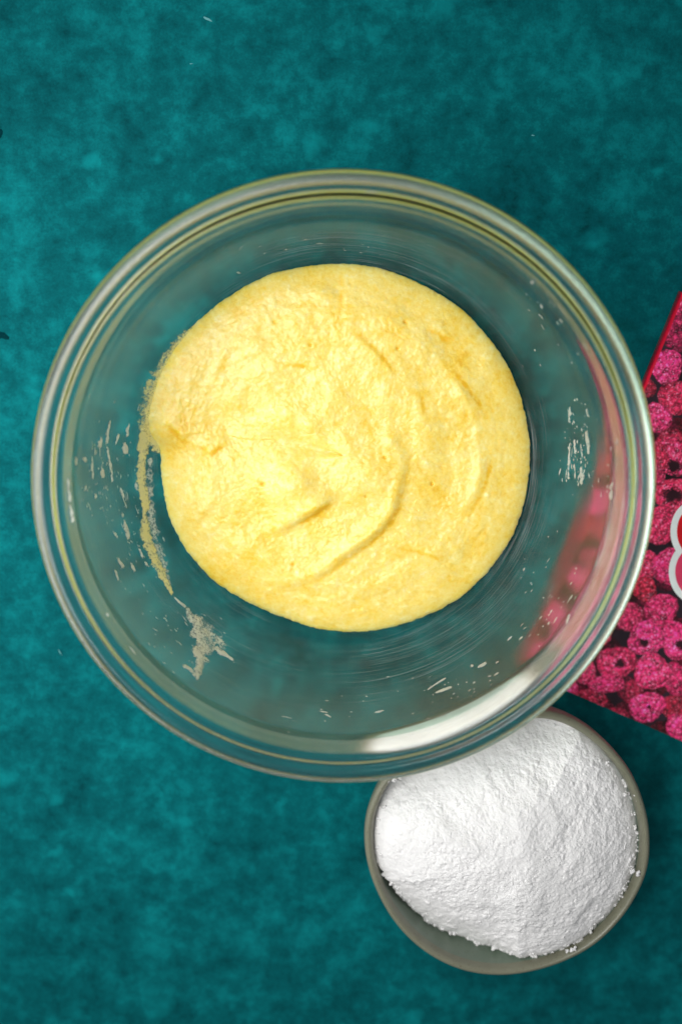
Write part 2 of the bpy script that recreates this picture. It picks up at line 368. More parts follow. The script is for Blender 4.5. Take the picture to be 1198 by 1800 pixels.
add_smear('batter_smear', [(340, 1078), (362, 1105), (380, 1130), (396, 1150)], [8, 26, 30, 12], 9, jag=0.4, dens=0.6, thick=0.0002)
add_smear('batter_smear', [(372, 1138), (392, 1150), (412, 1163)], [14, 10, 6], 4, jag=0.4)
add_smear('batter_smear', [(302, 1048), (316, 1060), (327, 1070)], [4, 5, 8], 5, jag=0.4)
add_smear('batter_smear', [(318, 1168), (334, 1178), (348, 1192)], [5, 12, 10], 6, jag=0.5, dens=0.85)
for i, (x0, y0, x1, y1, w) in enumerate([
    (192, 735, 186, 782, 7), (208, 760, 200, 785, 7), (176, 765, 172, 790, 10), (226, 742, 222, 770, 6), (216, 775, 222, 800, 14), (186, 782, 196, 850, 6),
    (160, 800, 162, 845, 6), (178, 820, 180, 842, 10), (146, 800, 147, 815, 10), (116, 838, 122, 885, 8), (120, 885, 126, 922, 9), (165, 865, 167, 880, 6),
    (212, 898, 216, 912, 6), (216, 912, 225, 950, 8), (196, 932, 206, 950, 6), (204, 978, 218, 1002, 11), (228, 988, 236, 1008, 9), (252, 985, 258, 1000, 6),
    (200, 1000, 208, 1022, 6), (132, 800, 132, 822, 6), (242, 962, 250, 985, 6), (210, 855, 218, 878, 5), (236, 845, 240, 865, 6), (150, 850, 146, 866, 6)]):
    add_smear('batter_smear', [(x0, y0), ((x0 + x1) / 2 + (i % 3 - 1), (y0 + y1) / 2), (x1, y1)], [w * .5, w, w * .7], 30 + i, jag=0.45, dens=0.95, step=2.5)
for i, (x0, y0, x1, y1, w) in enumerate([       # right wall
    (1003, 712, 1002, 745, 7), (1010, 770, 1013, 800, 8), (1031, 755, 1036, 800, 8), (1022, 818, 1024, 855, 11), (1003, 775, 1000, 845, 5), (1088, 765, 1085, 785, 7),
    (1078, 845, 1074, 880, 7), (984, 525, 1005, 560, 12), (932, 490, 940, 500, 7), (1026, 598, 1038, 618, 6), (949, 530, 957, 545, 4), (1031, 715, 1036, 735, 5)]):
    add_smear('batter_smear', [(x0, y0), ((x0 + x1) / 2, (y0 + y1) / 2), (x1, y1)], [w * .5, w, w * .7], 60 + i, m='thin', jag=0.5, dens=0.9, step=2.5)
for i, (x0, y0, x1, y1, w) in enumerate([       # lower wall
    (764, 1220, 796, 1208, 6), (838, 1176, 858, 1165, 8), (568, 1256, 584, 1263, 5), (655, 1255, 677, 1250, 4), (826, 1175, 834, 1168, 6), (870, 1170, 878, 1162, 4),
    (996, 1100, 1002, 1078, 6), (890, 1130, 902, 1118, 4), (750, 1215, 785, 1192, 4), (223, 1135, 238, 1155, 5), (183, 1078, 190, 1086, 8), (640, 335, 668, 338, 9),
    (832, 402, 844, 408, 5), (412, 475, 424, 480, 6)]):
    add_smear('batter_smear', [(x0, y0), ((x0 + x1) / 2, (y0 + y1) / 2), (x1, y1)], [w * .4, w, w * .5], 80 + i, m='thin', jag=0.4, dens=1.2, step=2.5)
add_smear('batter_smear', [(352, 566), (318, 598), (288, 640), (268, 690), (262, 735), (268, 775), (280, 800)], [8, 30, 44, 52, 50, 34, 10], 7, m='rich', jag=0.3, dens=1.3, thick=0.0012, edge=0.6)
# the countless small flecks: one object
VV, FF, UU, nv = [], [], [], 0
r_ = np.random.default_rng(3)
zones = [(180, 830, 55, 80, 90), (235, 960, 55, 90, 60), (330, 1130, 70, 70, 50), (1015, 790, 26, 75, 80), (950, 1050, 70, 80, 45), (800, 1205, 80, 35, 35), (960, 560, 60, 70, 22),
         (560, 430, 150, 30, 16), (620, 1250, 220, 40, 20), (1075, 830, 18, 80, 26)]
for (cx, cy, sx, sy, n) in zones:
    for k in range(n):
        x, y = r_.normal(cx, sx * 0.55), r_.normal(cy, sy * 0.55)
        rad = math.hypot(x - 603, y - 800)
        if rad < 345 or math.hypot((x - 601), (y - 825)) > 485: continue
        t = math.atan2(y - 810, x - 603) + math.pi / 2 + r_.normal(0, 0.12); L = min(24, 3 + r_.exponential(6)); w = r_.uniform(1.6, 3.4)
        V, F, uv = ribbon([(x - math.cos(t) * L / 2, y - math.sin(t) * L / 2), (x, y), (x + math.cos(t) * L / 2, y + math.sin(t) * L / 2)], [w * .5, w, w * .4], 200 + k, thick=0.0003, jag=0.5, dens=1.0, cols=5, step=2.5)
        VV.append(V); FF.append(F + nv); UU.append(uv); nv += len(V)
fl = mesh_obj('batter_flecks', np.vstack(VV), np.vstack(FF), M['thin'], bowl); set_uv(fl, np.vstack(UU)); fl['kind'] = 'stuff'

# ------------------------------------------------------------------ batter
EDGE = [(283, 800), (286, 850), (300, 915), (330, 970), (370, 1015), (430, 1055), (500, 1085), (590, 1109), (660, 1107), (740, 1085), (800, 1055), (860, 1000), (905, 930), (925, 860), (930, 790),
        (920, 720), (895, 650), (855, 590), (800, 535), (740, 500), (680, 475), (610, 463), (540, 468), (480, 480), (420, 510), (370, 545), (332, 580), (301, 616), (279, 656), (263, 700), (256, 735), (261, 762), (279, 784)]
EP = on_wall(EDGE)
def polar_R(P, c, phi, smooth=0):
    a = np.arctan2(P[:, 1] - c[1], P[:, 0] - c[0]); r = np.hypot(P[:, 0] - c[0], P[:, 1] - c[1]); k = np.argsort(a)
    R = np.interp(phi, a[k], r[k], period=2 * np.pi)
    if smooth:
        w = np.hanning(smooth); w /= w.sum(); R = np.convolve(np.r_[R[-smooth:], R, R[:smooth]], w, 'same')[smooth:-smooth]
    return R
def seg_dist(X, Y, poly):
    """signed distance to a polyline (positive on its left) and the fraction along it"""
    best = np.full(X.shape, 1e9); sg = np.zeros(X.shape); tt = np.zeros(X.shape)
    L = np.r_[0, np.cumsum(np.hypot(*np.diff(poly, axis=0).T))]
    for i in range(len(poly) - 1):
        ax, ay = poly[i]; dx, dy = poly[i + 1] - poly[i]; l2 = dx * dx + dy * dy
        t = np.clip(((X - ax) * dx + (Y - ay) * dy) / l2, 0, 1); ex, ey = X - ax - t * dx, Y - ay - t * dy
        d = np.hypot(ex, ey); m = d < best; cr = dx * ey - dy * ex
        best = np.where(m, d, best); sg = np.where(m, np.sign(cr), sg); tt = np.where(m, (L[i] + t * math.sqrt(l2)) / L[-1], tt)
    return best * sg, tt
def crease(X, Y, pts_px, z, h, whi, wlo, side=1, dip=0.25, soft=0.0018, tip=None, ridge=0.0):
    poly = catmull(on_plane(pts_px, z)[:, :2], 6); s_, t = seg_dist(X, Y, poly); s_ = s_ * side
    amp = np.sin(np.pi * np.clip(t, 0, 1)) ** 1.1
    # beyond the ends fade with distance
    k = 0.5 + 0.5 * np.tanh(s_ / soft)
    amp = amp if tip is None else np.clip(t / tip, 0, 1) ** 1.3 * np.sin(0.5 * np.pi * np.clip((1 - t) / (1 - tip), 0, 1))
    hi = np.exp(-np.abs(s_) / whi) + ridge * np.exp(-((s_ - 0.0034) / 0.0028) ** 2); lo = np.exp(-np.abs(s_) / wlo)
    groove = np.exp(-((s_ + 0.0008 * (dip > 0)) / 0.0011) ** 2)
    return amp * h * (k * hi - dip * (1 - k) * lo), amp * groove

NP, NR = 900, 230
phi = np.linspace(-np.pi, np.pi, NP, endpoint=False)
R0 = polar_R(EP, (0, 0), phi, 15)
RJ = 0.0004 * fbm(np.cos(phi) * 30, np.sin(phi) * 30, 4, 4, 0.7)
rho = np.linspace(0, 1, NR) ** 0.85; rho[0] = 1e-4
Rg = rho[:, None] * R0[None] + rho[:, None] ** 40 * RJ[None]; X = Rg * np.cos(phi); Y = Rg * np.sin(phi)
zed = zin(R0 + RJ)[None]; LEFT = np.exp(-((np.mod(phi, 2 * np.pi) - 2.92) / 0.26) ** 2)[None]; din = (1 - rho)[:, None] * R0[None]
zsurf = 0.0335
roll = 1 - np.exp(-din / 0.0030)
zes = zin(R0)[None] * (1 - rho[:, None] ** 30) + zed * rho[:, None] ** 30
Z = zes + 0.0004 + (zsurf - zes) * np.minimum(1, din / 0.024) + 0.0028 * roll * (1 - 0.85 * LEFT) + 0.0022 * (1 - (np.hypot(X, Y) / 0.09) ** 2).clip(0)
wob = np.minimum(1, din / 0.012)
x_, y_ = X * 1000, Y * 1000
wx = x_ + 6 * fbm(x_ / 30, y_ / 30, 71, 2); wy = y_ + 6 * fbm(x_ / 30, y_ / 30, 72, 2)
ra = np.hypot(wx + 12, wy - 8); th = np.arctan2(wy - 8, wx + 12)
swirl = fbm(ra / 9 + th * 0.6, np.cos(th) * 1.2 + 5, 5, 3, 0.5)
Z += wob * (0.0013 * fbm(x_ / 26, y_ / 26, 1, 2) + 0.0007 * swirl + 0.0005 * fbm(wx / 8, wy / 8, 2, 3, 0.55)) + np.maximum(0.5, wob) * (0.00016 * fbm(x_ / 2.8, y_ / 2.8, 3, 3, 0.6) + 0.00014 * fbm(x_ / 1.1, y_ / 1.1, 6, 2, 0.6))
deep_yellow = 0.7 * fbm(wx / 15, wy / 15, 33, 4, 0.6).clip(0)  # deeper yellow: random patches, then crease lines and pits; paler on grains
zb = 0.036
CR = [([(438, 945), (478, 938), (512, 922), (545, 903), (572, 886), (592, 868)], .0040, .0110, .0080, 1, .30, .72, .30),
      ([(640, 742), (672, 755), (700, 776), (716, 806), (708, 852), (690, 905), (655, 945), (605, 982), (550, 1018), (480, 1040)], .0020, .0150, .0090, -1, .30, .45, .7),
      ([(604, 570), (640, 600), (672, 632), (702, 668)], .0014, .007, .005, -1, .4),
      ([(734, 680), (740, 710), (742, 748)], .0008, .005, .004, -1, .5),
      ([(745, 573), (772, 586), (802, 608)], .0011, .005, .005, 1, .5),
      ([(786, 645), (818, 682), (852, 728)], -.0001, .007, .005, -1, .5),
      ([(786, 645), (818, 682), (852, 728)], .0009, .007, .005, -1, .5, .5, .6),
      ([(858, 760), (858, 810), (845, 860), (812, 915)], .0007, .008, .006, -1, .4, .4, .9),
      ([(362, 803), (382, 788), (402, 768)], .0013, .006, .004, 1, .5),
      ([(286, 742), (306, 756), (332, 784)], .0016, .006, .004, 1, .5),
      ([(486, 640), (530, 640), (560, 655)], .0009, .007, .004, 1, .5),
      ([(690, 955), (740, 968), (790, 985)], .0009, .006, .005, 1, .5),
            ([(600, 480), (603, 530), (596, 580)], .0006, .006, .006, 1, .9)]
for pts, h, whi, wlo, sd, dip, *ex in CR:
    dz, g = crease(X, Y, pts, zb, h, whi, wlo, sd, dip, 0.0018, *ex); Z += wob * dz; deep_yellow += 1.0 * np.clip(g, 0, 1) * (0.6 + fbm(x_ / 3, y_ / 3, 39, 2))
for cx, cy, h, w in [(512, 848, .0034, .011), (585, 690, .0010, .006), (690, 770, .0010, .004), (655, 830, .0010, .008), (450, 760, .0010, .007), (545, 745, .0012, .004), (870, 640, .0009, .006), (560, 520, .0010, .006), (520, 560, .0007, .006), (700, 900, .0008, .005), (800, 965, .0010, .003), (615, 780, .0008, .006), (400, 700, .0009, .007), (680, 700, .0008, .006), (560, 740, .0008, .008), (640, 830, .0016, .016), (500, 740, .0010, .010), (800, 620, -.0009, .010), (845, 690, -.0008, .008), (760, 840, -.0012, .016), (598, 500, -.0008, .006)]:
    q = on_plane([(cx, cy)], zb)[0]; Z += wob * h * np.exp(-((X - q[0]) ** 2 + (Y - q[1]) ** 2) / w ** 2)
for (cx, cy, rr) in [(462, 849, 3), (712, 566, 3.5), (698, 612, 3), (482, 566, 2.5), (545, 606, 2.5), (758, 850, 3), (675, 802, 2.5), (515, 990, 3), (642, 870, 2.5)]:
    q = on_plane([(cx, cy)], zb)[0]; g = np.exp(-((X - q[0]) ** 2 + (Y - q[1]) ** 2) / (rr * 0.00026) ** 2); Z -= 0.0012 * g; deep_yellow += 0.7 * g
r_ = np.random.default_rng(23)                                   # curdled grains
for k in range(800):
    f_ = math.sqrt(r_.uniform(0.002, 0.985)); j = int(np.searchsorted(rho, f_).clip(0, NR - 1)); i = r_.integers(0, NP); w_ = r_.uniform(.0006, .0016); h_ = r_.uniform(0.08, 0.17) * w_
    ni = int(min(NP // 2 - 1, 1 + 2.2 * w_ / (Rg[j, i] * 2 * np.pi / NP))); J = np.arange(max(0, j - 9), min(NR, j + 10)); I = np.arange(i - ni, i + ni + 1) % NP
    d2 = ((X[J][:, I] - X[j, i]) ** 2 + (Y[J][:, I] - Y[j, i]) ** 2) / w_ ** 2; g = np.exp(-d2 * 1.6)
    Z[J[:, None], I[None]] += h_ * g; deep_yellow[J[:, None], I[None]] -= 0.22 * g
top = np.stack([X, Y, Z], -1).reshape(-1, 3)
# underside lies against the glass
nb = 24; rr = np.linspace(1, 0, nb + 1)[1:]; rr[-1] = 1e-4
Rb = rr[:, None] * (R0[None] + RJ[None] - 0.0003); bot = np.stack([Rb * np.cos(phi), Rb * np.sin(phi), zin(Rb) - 0.00025], -1).reshape(-1, 3)
V = np.vstack([top, bot]); F = grid_faces(NR + nb, NP, True)
bt = mesh_obj('batter', V, F, M['batter']); bt.data.attributes.new('deep_yellow', 'FLOAT', 'POINT').data.foreach_set('value', np.r_[deep_yellow.ravel(), np.zeros(len(bot))].astype(np.float32))
tag(bt, 'thick yellow butter and egg batter swirled in the glass bowl', 'batter')

# ------------------------------------------------------------------ stoneware bowl of flour
RZ = 0.055
RIM = [(640, 1480), (643, 1430), (655, 1395), (680, 1352), (722, 1324), (780, 1296), (840, 1272), (905, 1252), (972, 1249), (1030, 1275), (1075, 1315), (1105, 1352), (1127, 1403), (1139, 1484), (1136, 1525), (1123, 1558),
       (1082, 1623), (1041, 1662), (1000, 1684), (940, 1703), (880, 1710), (820, 1703), (760, 1678), (705, 1633), (665, 1572), (646, 1520)]
RP = on_plane(RIM, RZ); SCN = np.array([(RP[:, 0].max() + RP[:, 0].min()) / 2, (RP[:, 1].max() + RP[:, 1].min()) / 2])
NPH = 360; phs = np.linspace(-np.pi, np.pi, NPH, endpoint=False); RS = polar_R(RP, SCN, phs, 25); RM = RS.mean()
def R_stone(p): return np.interp(p, phs, RS, period=2 * np.pi)
print('STONE', SCN, RM, 'nearest to axis', np.hypot(*(RP[:, :2]).T).min(), 'glass r at .055', np.interp(.055, PROF[:I_OUT, 1], PROF[:I_OUT, 0]))
SO = [(1e-4, .0012), (.40, .0012), (.50, .0012), (.53, .0002), (.57, .0002), (.61, .0030), (.72, .0080), (.84, .0175), (.925, .0300), (.975, .0430), (.994, .0510), (1.0, .0545), (.994, .0572), (.972, .0585), (.948, .0572), (.934, .0530)]
SI = [(.921, .0460), (.882, .0340), (.800, .0210), (.680, .0120), (.540, .0075), (.30, .0065), (1e-4, .0065)]
SP = catmull(SO + SI, 6); j0 = int(np.argmin(np.abs(SP - np.array(SO[9])).sum(1))); j1 = int(np.argmin(np.abs(SP - np.array(SO[15])).sum(1)))
def stone_part(rows):
    out = []
    for s_, z in rows:
        k = np.clip(s_, 0, 1) ** 1.5; Rr = s_ * (RS * k + RM * (1 - k)); zw = z * (1 + 0.02 * np.sin(phs * 3 + 1.0) * (z > 0.02))
        out.append(np.c_[SCN[0] + Rr * np.cos(phs), SCN[1] + Rr * np.sin(phs), zw])
    return np.vstack(out)
sb = empty('stoneware_bowl', (0, 0, 0), 'small wobbly grey-green stoneware bowl with tan rim, filled with flour', 'bowl')
allV = stone_part(SP); tmp = mesh_obj('tmp', allV, grid_faces(len(SP), NPH, True)); nn = np.empty(len(allV) * 3, np.float32)
tmp.data.vertices.foreach_get('normal', nn); nn = nn.reshape(-1, 3); bpy.data.objects.remove(tmp, do_unlink=True)
def part_rows(a, b): return allV[a * NPH:b * NPH], nn[a * NPH:b * NPH], grid_faces(b - a, NPH, True)
V, N, F = part_rows(j0, j1 + 1); mesh_obj('rim', V, F, M['rim'], sb, normals=N)
Va, Na, Fa = part_rows(0, j0 + 1); Vb, Nb, Fb = part_rows(j1, len(SP))
mesh_obj('body', np.vstack([Va, Vb]), np.vstack([Fa, Fb + len(Va)]), M['glaze'], sb, normals=np.vstack([Na, Nb]))
# inner wall of the stone bowl as a function of the radius fraction
sin_curve = SP[j1:]
def z_stone(f): return np.interp(f, sin_curve[::-1, 0], sin_curve[::-1, 1])

FL = [(655, 1480), (660, 1420), (685, 1375), (724, 1345), (787, 1317), (850, 1291), (910, 1271), (960, 1263), (1010, 1280), (1055, 1310), (1085, 1350), (1105, 1400), (1118, 1450), (1120, 1500), (1110, 1540), (1092, 1568),
      (1064, 1602), (1045, 1618), (1036, 1640), (1005, 1664), (975, 1670), (930, 1672), (880, 1672), (820, 1662), (770, 1640), (722, 1600), (690, 1550), (666, 1512)]
FL = [((x - 889) * 1.025 + 889, (y - 1470) * 1.02 + 1470) for x, y in FL]; FP = on_plane(FL, 0.048); nphi, nrad = 1000, 260
ph = np.linspace(-np.pi, np.pi, nphi, endpoint=False)
RF = polar_R(FP, SCN, ph, 9); RFJ = RF * (1 + 0.024 * fbm(np.cos(ph) * 8, np.sin(ph) * 8, 44, 5, 0.65))
fr = np.minimum(RFJ / R_stone(ph), 0.932); RFJ = fr * R_stone(ph) - RF; zedge = z_stone(fr) + 0.0006; ze0 = z_stone(np.minimum(0.93, polar_R(FP, SCN, ph, 241) / R_stone(ph))) + 0.0006
rho = np.linspace(0, 1, nrad) ** 0.9; rho[0] = 1e-4
kj = rho[:, None] ** 8; Rg = rho[:, None] * RF[None] + kj * RFJ[None]; X = SCN[0] + Rg * np.cos(ph); Y = SCN[1] + Rg * np.sin(ph); din = (1 - rho)[:, None] * RF[None]
x_, y_ = X * 1000, Y * 1000
zc = 0.0735
t = 1 - rho[:, None] ** 2
Z = ze0[None] * (1 - t) + zc * t + 0.0022 * (1 - np.exp(-din / 0.0022))
wob = np.minimum(1, din / 0.008)
def fc(pts, h, whi, wlo, sd, dip, soft=0.0015):
    global Z
    dz, g = crease(X, Y, pts, 0.068, h, whi, wlo, sd, dip, soft); Z = Z + wob * dz
fc([(955, 1345), (945, 1390), (935, 1440), (938, 1490), (925, 1540), (905, 1590)], .0028, .018, .016, -1, .55, .0060)
fc([(740, 1620), (830, 1600), (900, 1590), (960, 1600)], .0022, .012, .008, 1, .5, .004)
fc([(960, 1390), (985, 1450), (990, 1520)], .0016, .008, .006, -1, .6, .004)
fc([(1005, 1640), (1030, 1610), (1050, 1580)], .002, .010, .004, 1, .5)
rough = 0.55 + 0.6 * (fbm(x_ / 14, y_ / 14, 90, 2) + 0.4).clip(0, 1)
wx = x_ + 1.0 * fbm(x_ / 5, y_ / 5, 81, 2); wy = y_ + 1.0 * fbm(x_ / 5, y_ / 5, 82, 2)
Z += wob * (0.0022 * fbm(wx / 16, wy / 16, 51, 3, 0.5) + 0.0010 * rough * fbm(wx / 5.5, wy / 5.5, 52, 4, 0.6)) + (0.3 + 0.7 * wob) * 0.00055 * rough * fbm(x_ / 1.4, y_ / 1.4, 53, 3, 0.75)
crk = 0.35 -  np.abs(fbm(wx / 9, wy / 9, 55, 3, 0.55)) / 0.05
Z -= 0.0010 * wob * crk.clip(0) * rough * (fbm(x_ / 20, y_ / 20, 56, 2) > 0.02)
r_ = np.random.default_rng(17)                                   # little clods lying on the heap
for k in range(240):
    a_, f_ = r_.uniform(-np.pi, np.pi), math.sqrt(r_.uniform(0, 1)) * 0.99; j = int(np.searchsorted(rho, f_).clip(0, nrad - 1)); i = int((a_ + np.pi) / (2 * np.pi) * nphi) % nphi
    w_ = r_.uniform(.0004, .0009) * (0.8 + 0.7 * f_); J = slice(max(0, j - 14), min(nrad, j + 15)); I = np.arange(i - 60, i + 61) % nphi
    dx, dy = X[J][:, I] - X[j, i], Y[J][:, I] - Y[j, i]; d_ = np.hypot(dx, dy) / w_ * (1 + 0.5 * fbm(dx / w_ * 0.8 + k, dy / w_ * 0.8, k, 2))
    Z[np.arange(J.start, J.stop)[:, None], I[None]] += w_ * 0.55 * np.sqrt(np.clip(1 - d_ ** 2, 0, 1))
top = np.stack([X, Y, Z], -1).reshape(-1, 3); nb = 20; rr = np.linspace(0.999, 0, nb); rr[-1] = 1e-4
fb = rr[:, None] * fr[None]; Rb = fb * R_stone(ph)[None]; bot = np.stack([SCN[0] + Rb * np.cos(ph), SCN[1] + Rb * np.sin(ph), z_stone(fb) + 0.0003], -1).reshape(-1, 3)
flour = tag(mesh_obj('flour', np.vstack([top, bot]), grid_faces(nrad + nb, nphi, True), M['flour']), 'crumbly white flour heaped in the small stoneware bowl', 'flour')
gl_r = np.hypot(top[:, 0], top[:, 1]); out_r = np.interp(top[:, 2], PROF[:I_OUT, 1], PROF[:I_OUT, 0]); print('FLOUR clear of glass', (gl_r - out_r).min(), 'peak', top[:, 2].max())

# crumbs of flour round the edge and on the rim
import bmesh
def crumb_cloud(name, spots, parent, seed):
    r = np.random.default_rng(seed); bm = bmesh.new()
    for (c, rad) in spots:
        for k in range(r.integers(4, 8)):
            g = bmesh.ops.create_icosphere(bm, subdivisions=1, radius=rad * r.uniform(0.4, 0.9)); o = r.normal(0, rad * 0.6, 3); o[2] = abs(o[2]) * 0.4
            for v in g['verts']: v.co = Vector(np.array(v.co) * r.uniform(0.75, 1.2, 3) * (1, 1, .7) + c + o)
    me = bpy.data.meshes.new(name); bm.to_mesh(me); bm.free(); me.materials.append(M['flour'])
    me.polygons.foreach_set('use_smooth', np.ones(len(me.polygons), bool))
    o = bpy.data.objects.new(name, me); COL.objects.link(o); o.parent = parent; return o
def rim_pt(px, z=0.0585): return on_plane([px], z)[0]
for i, (spots) in enumerate([[((1004, 1668), .0010), ((1010, 1666), .0008), ((996, 1672), .0008)], [((1112, 1531), .0013), ((1120, 1536), .0012), ((1106, 1526), .0009)], [((690, 1370), .0010), ((702, 1366), .0008), ((714, 1360), .0008)],
                             [((1112, 1388), .0007), ((1114, 1398), .0007), ((1118, 1408), .0006)]]):
    crumb_cloud('flour_crumb', [(rim_pt(p) , r) for p, r in spots], flour, 70 + i)
edge = []
r_ = np.random.default_rng(8)
for k in range(260):
    i = r_.integers(0, nphi); f = r_.uniform(0.93, 1.0); j = int(np.searchsorted(rho, f).clip(0, nrad - 1)); q = top[j * nphi + i]; edge.append((q - (0, 0, 0.0004), r_.uniform(.0004, .0012)))
ce = crumb_cloud('loose_crumbs', edge, flour, 99); ce['kind'] = 'stuff'

# ------------------------------------------------------------------ carton of raspberries
HB = 0.0095
c0, e_bot, e_left = on_plane([(926, 1184), (1198, 1303), (1198.5, 514)], HB)
ux = (e_bot - c0)[:2]; ux /= np.linalg.norm(ux); ly = (e_left - c0)[:2]
uy = np.array([-ux[1], ux[0]]); BL = float(ly @ uy); BW = 0.135; SK = float(ly @ ux) / BL   # the carton is pushed a little out of square
print('CARTON skew', float(ly @ ux), 'len', BL)
box = empty('raspberry_carton', (c0[0], c0[1], 0.0), 'flat carton printed with pink raspberries, red edge and white outlined lettering', 'carton')
box.rotation_euler = (0, 0, math.atan2(ux[1], ux[0]))
def slant(o):
    me = o.data; co = np.empty(len(me.vertices) * 3, np.float32); me.vertices.foreach_get('co', co); co = co.reshape(-1, 3); co[:, 0] += SK * co[:, 1]; me.vertices.foreach_set('co', co.ravel()); me.update()
def to_box(px):
    P = on_plane(px, HB)[:, :2] - c0[:2]; return np.c_[P @ ux, P @ uy]
T = 0.0004
slab('side_panel', 0, T, 0, BL, 0.0002, HB - T, M['red'], box)
slab('side_panel', BW - T, BW, 0, BL, 0.0002, HB - T, M['red'], box)
slab('side_panel', T, BW - T, 0, T, 0.0002, HB - T, M['dark'], box)
slab('side_panel', T, BW - T, BL - T, BL, 0.0002, HB - T, M['dark'], box)
slab('back_panel', T, BW - T, T, BL - T, 0.0002, 0.0006, M['dark'], box)
slab('end_flap', 0.0015, BW - 0.002, BL + 0.0012, BL + 0.0085, HB - 0.0030, HB - 0.0026, M['logo_pink'], box)
for o in box.children: slant(o)

# printed front: ink colours computed berry by berry
RES = 0.00030
ax = np.r_[np.arange(0, 0.100, RES), np.linspace(0.100, BW, 50)]; ay = np.linspace(0, BL, int(BL / RES))
GX, GY = np.meshgrid(ax, ay); mmx, mmy = GX * 1000, GY * 1000
ink = np.zeros(GX.shape + (3,)); ink[:] = np.array([0.020, 0.012, 0.020]); ink *= (1 + 0.8 * fbm(mmx / 9, mmy / 9, 5, 3))[..., None].clip(0.3, 2)
rb = np.random.default_rng(21)
def fib(n):
    k = np.arange(n) + 0.5; p = np.arccos(1 - 2 * k / n); t = np.pi * (1 + 5 ** .5) * k
    return np.c_[np.cos(t) * np.sin(p), np.sin(t) * np.sin(p), np.cos(p)]
FIB = fib(120)
def berry(cx, cy, rx, ry, rot, tone, bright, hole=None, seed=0):
    """cx.. in mm on the panel; tone 0 red .. 1 magenta; hole = (dx, dy, r) as fractions"""
    r = np.random.default_rng(seed); m = (np.abs(mmx - cx) < 1.35 * max(rx, ry)) & (np.abs(mmy - cy) < 1.35 * max(rx, ry))
    if not m.any(): return
    x, y = mmx[m] - cx, mmy[m] - cy; c, s_ = math.cos(rot), math.sin(rot); u, v = (x * c + y * s_) / rx, (-x * s_ + y * c) / ry
    a = np.arctan2(v, u); lump = 1 + 0.018 * np.sin(a * 13 + seed) + 0.075 * np.sin(a * 2 + seed * 2) + 0.05 * np.sin(a * 3 + seed) + 0.02 * np.sin(a * 5 + seed * 3)
    rr = np.hypot(u, v) / lump; inside = rr < 1
    if not inside.any(): return
    idx = np.argwhere(m)[inside]; u, v, rr = u[inside], v[inside], rr[inside]; w = np.sqrt(np.maximum(0, 1 - rr ** 2)); P = np.c_[u, v, w * 0.9]
    q = r.normal(size=(3, 3)); Q, _ = np.linalg.qr(q); D = FIB @ Q + r.normal(0, 0.10, FIB.shape)
    D = D[D[:, 2] > -0.2]
    d = np.sqrt(((P[:, None, :] - D[None]) ** 2).sum(-1)); k = np.argsort(d, 1)[:, :2]; d1 = np.take_along_axis(d, k[:, :1], 1)[:, 0]; d2 = np.take_along_axis(d, k[:, 1:2], 1)[:, 0]
    nd = D[k[:, 0]]; off = P - nd
    gap = np.clip((d2 - d1) / 0.10, 0, 1)
    lit = 0.62 + 1.9 * (off @ np.array([-0.35, 0.55, 0.5])) + 0.25 * (P @ np.array([-0.3, 0.5, 0.6]))
    cell = hash01(k[:, 0].astype(float), k[:, 0] * 0.0 + seed, 4)
    g = fbm(mmx[m][inside] / 0.75, mmy[m][inside] / 0.75, seed, 3, 0.7)
    dome = np.sqrt(np.clip(1 - (d1 / 0.20) ** 2, 0, 1))
    val = bright * (0.74 + 0.26 * gap) * (0.75 + 0.28 * dome) * np.clip(lit, 0.15, 1.35) * (0.75 + 0.5 * cell) * np.clip(1 + 1.3 * g + 0.7 * fbm(mmx[m][inside] / 2.2, mmy[m][inside] / 2.2, seed + 3, 2), 0.2, 2.2) * (0.22 + 0.78 * np.sqrt(w + 0.02)) * 2.2
    base = (1 - tone) * np.array([0.70, 0.020, 0.055]) + tone * np.array([0.82, 0.028, 0.175])
    colr = val[:, None] * base[None]
    glint = np.exp(-((off - 0.07 * np.array([-0.5, 0.7, 0.5])) ** 2).sum(1) / 0.045 ** 2) * (cell > 0.35) * bright * (0.2 + 0.8 * w)
    frost = np.clip(fbm(mmx[m][inside] / 0.6, mmy[m][inside] / 0.6, seed + 5, 2, 0.8) - 0.13, 0, 1) * 2.4 * bright * (0.4 + 0.6 * w) * gap
    colr += (0.55 * glint + frost)[:, None] * np.array([0.85, 0.42, 0.58])
    if hole:
        hx, hy, hr = hole; hr *= 1.35; hd = np.hypot((u - hx), (v - hy) * 1.2) / hr * (1 + 0.10 * np.sin(np.arctan2(v - hy, u - hx) * 3 + seed)); hd = hd * (1 + 0.5 * g); k = (np.clip((hd - 0.55) / 0.55, 0, 1) ** 1.5)[:, None]
        colr = colr * k + (1 - k) * np.array([0.030, 0.006, 0.012])
        ringk = np.exp(-((hd - 1.25) / 0.2) ** 2)[:, None]; colr = colr * (1 + 0.5 * ringk)
    al = np.clip((1 - rr) / 0.05, 0, 1)[:, None]
    ink[idx[:, 0], idx[:, 1]] = ink[idx[:, 0], idx[:, 1]] * (1 - al) + colr * al
MMP = 1000 * np.linalg.norm(on_plane([(1150, 1100)], HB)[0] - on_plane([(1160, 1100)], HB)[0]) / 10
n = 0
for layer, (bri, cnt) in enumerate([(0.04, 110), (0.12, 90)]):
    for k in range(cnt):
        berry(rb.uniform(-4, BW * 1000 + 4), rb.uniform(-4, BL * 1000 + 4), rb.uniform(5.5, 8), rb.uniform(5, 7.5), rb.uniform(0, 6), rb.uniform(0, 1), bri, None, 300 + layer * 200 + k)
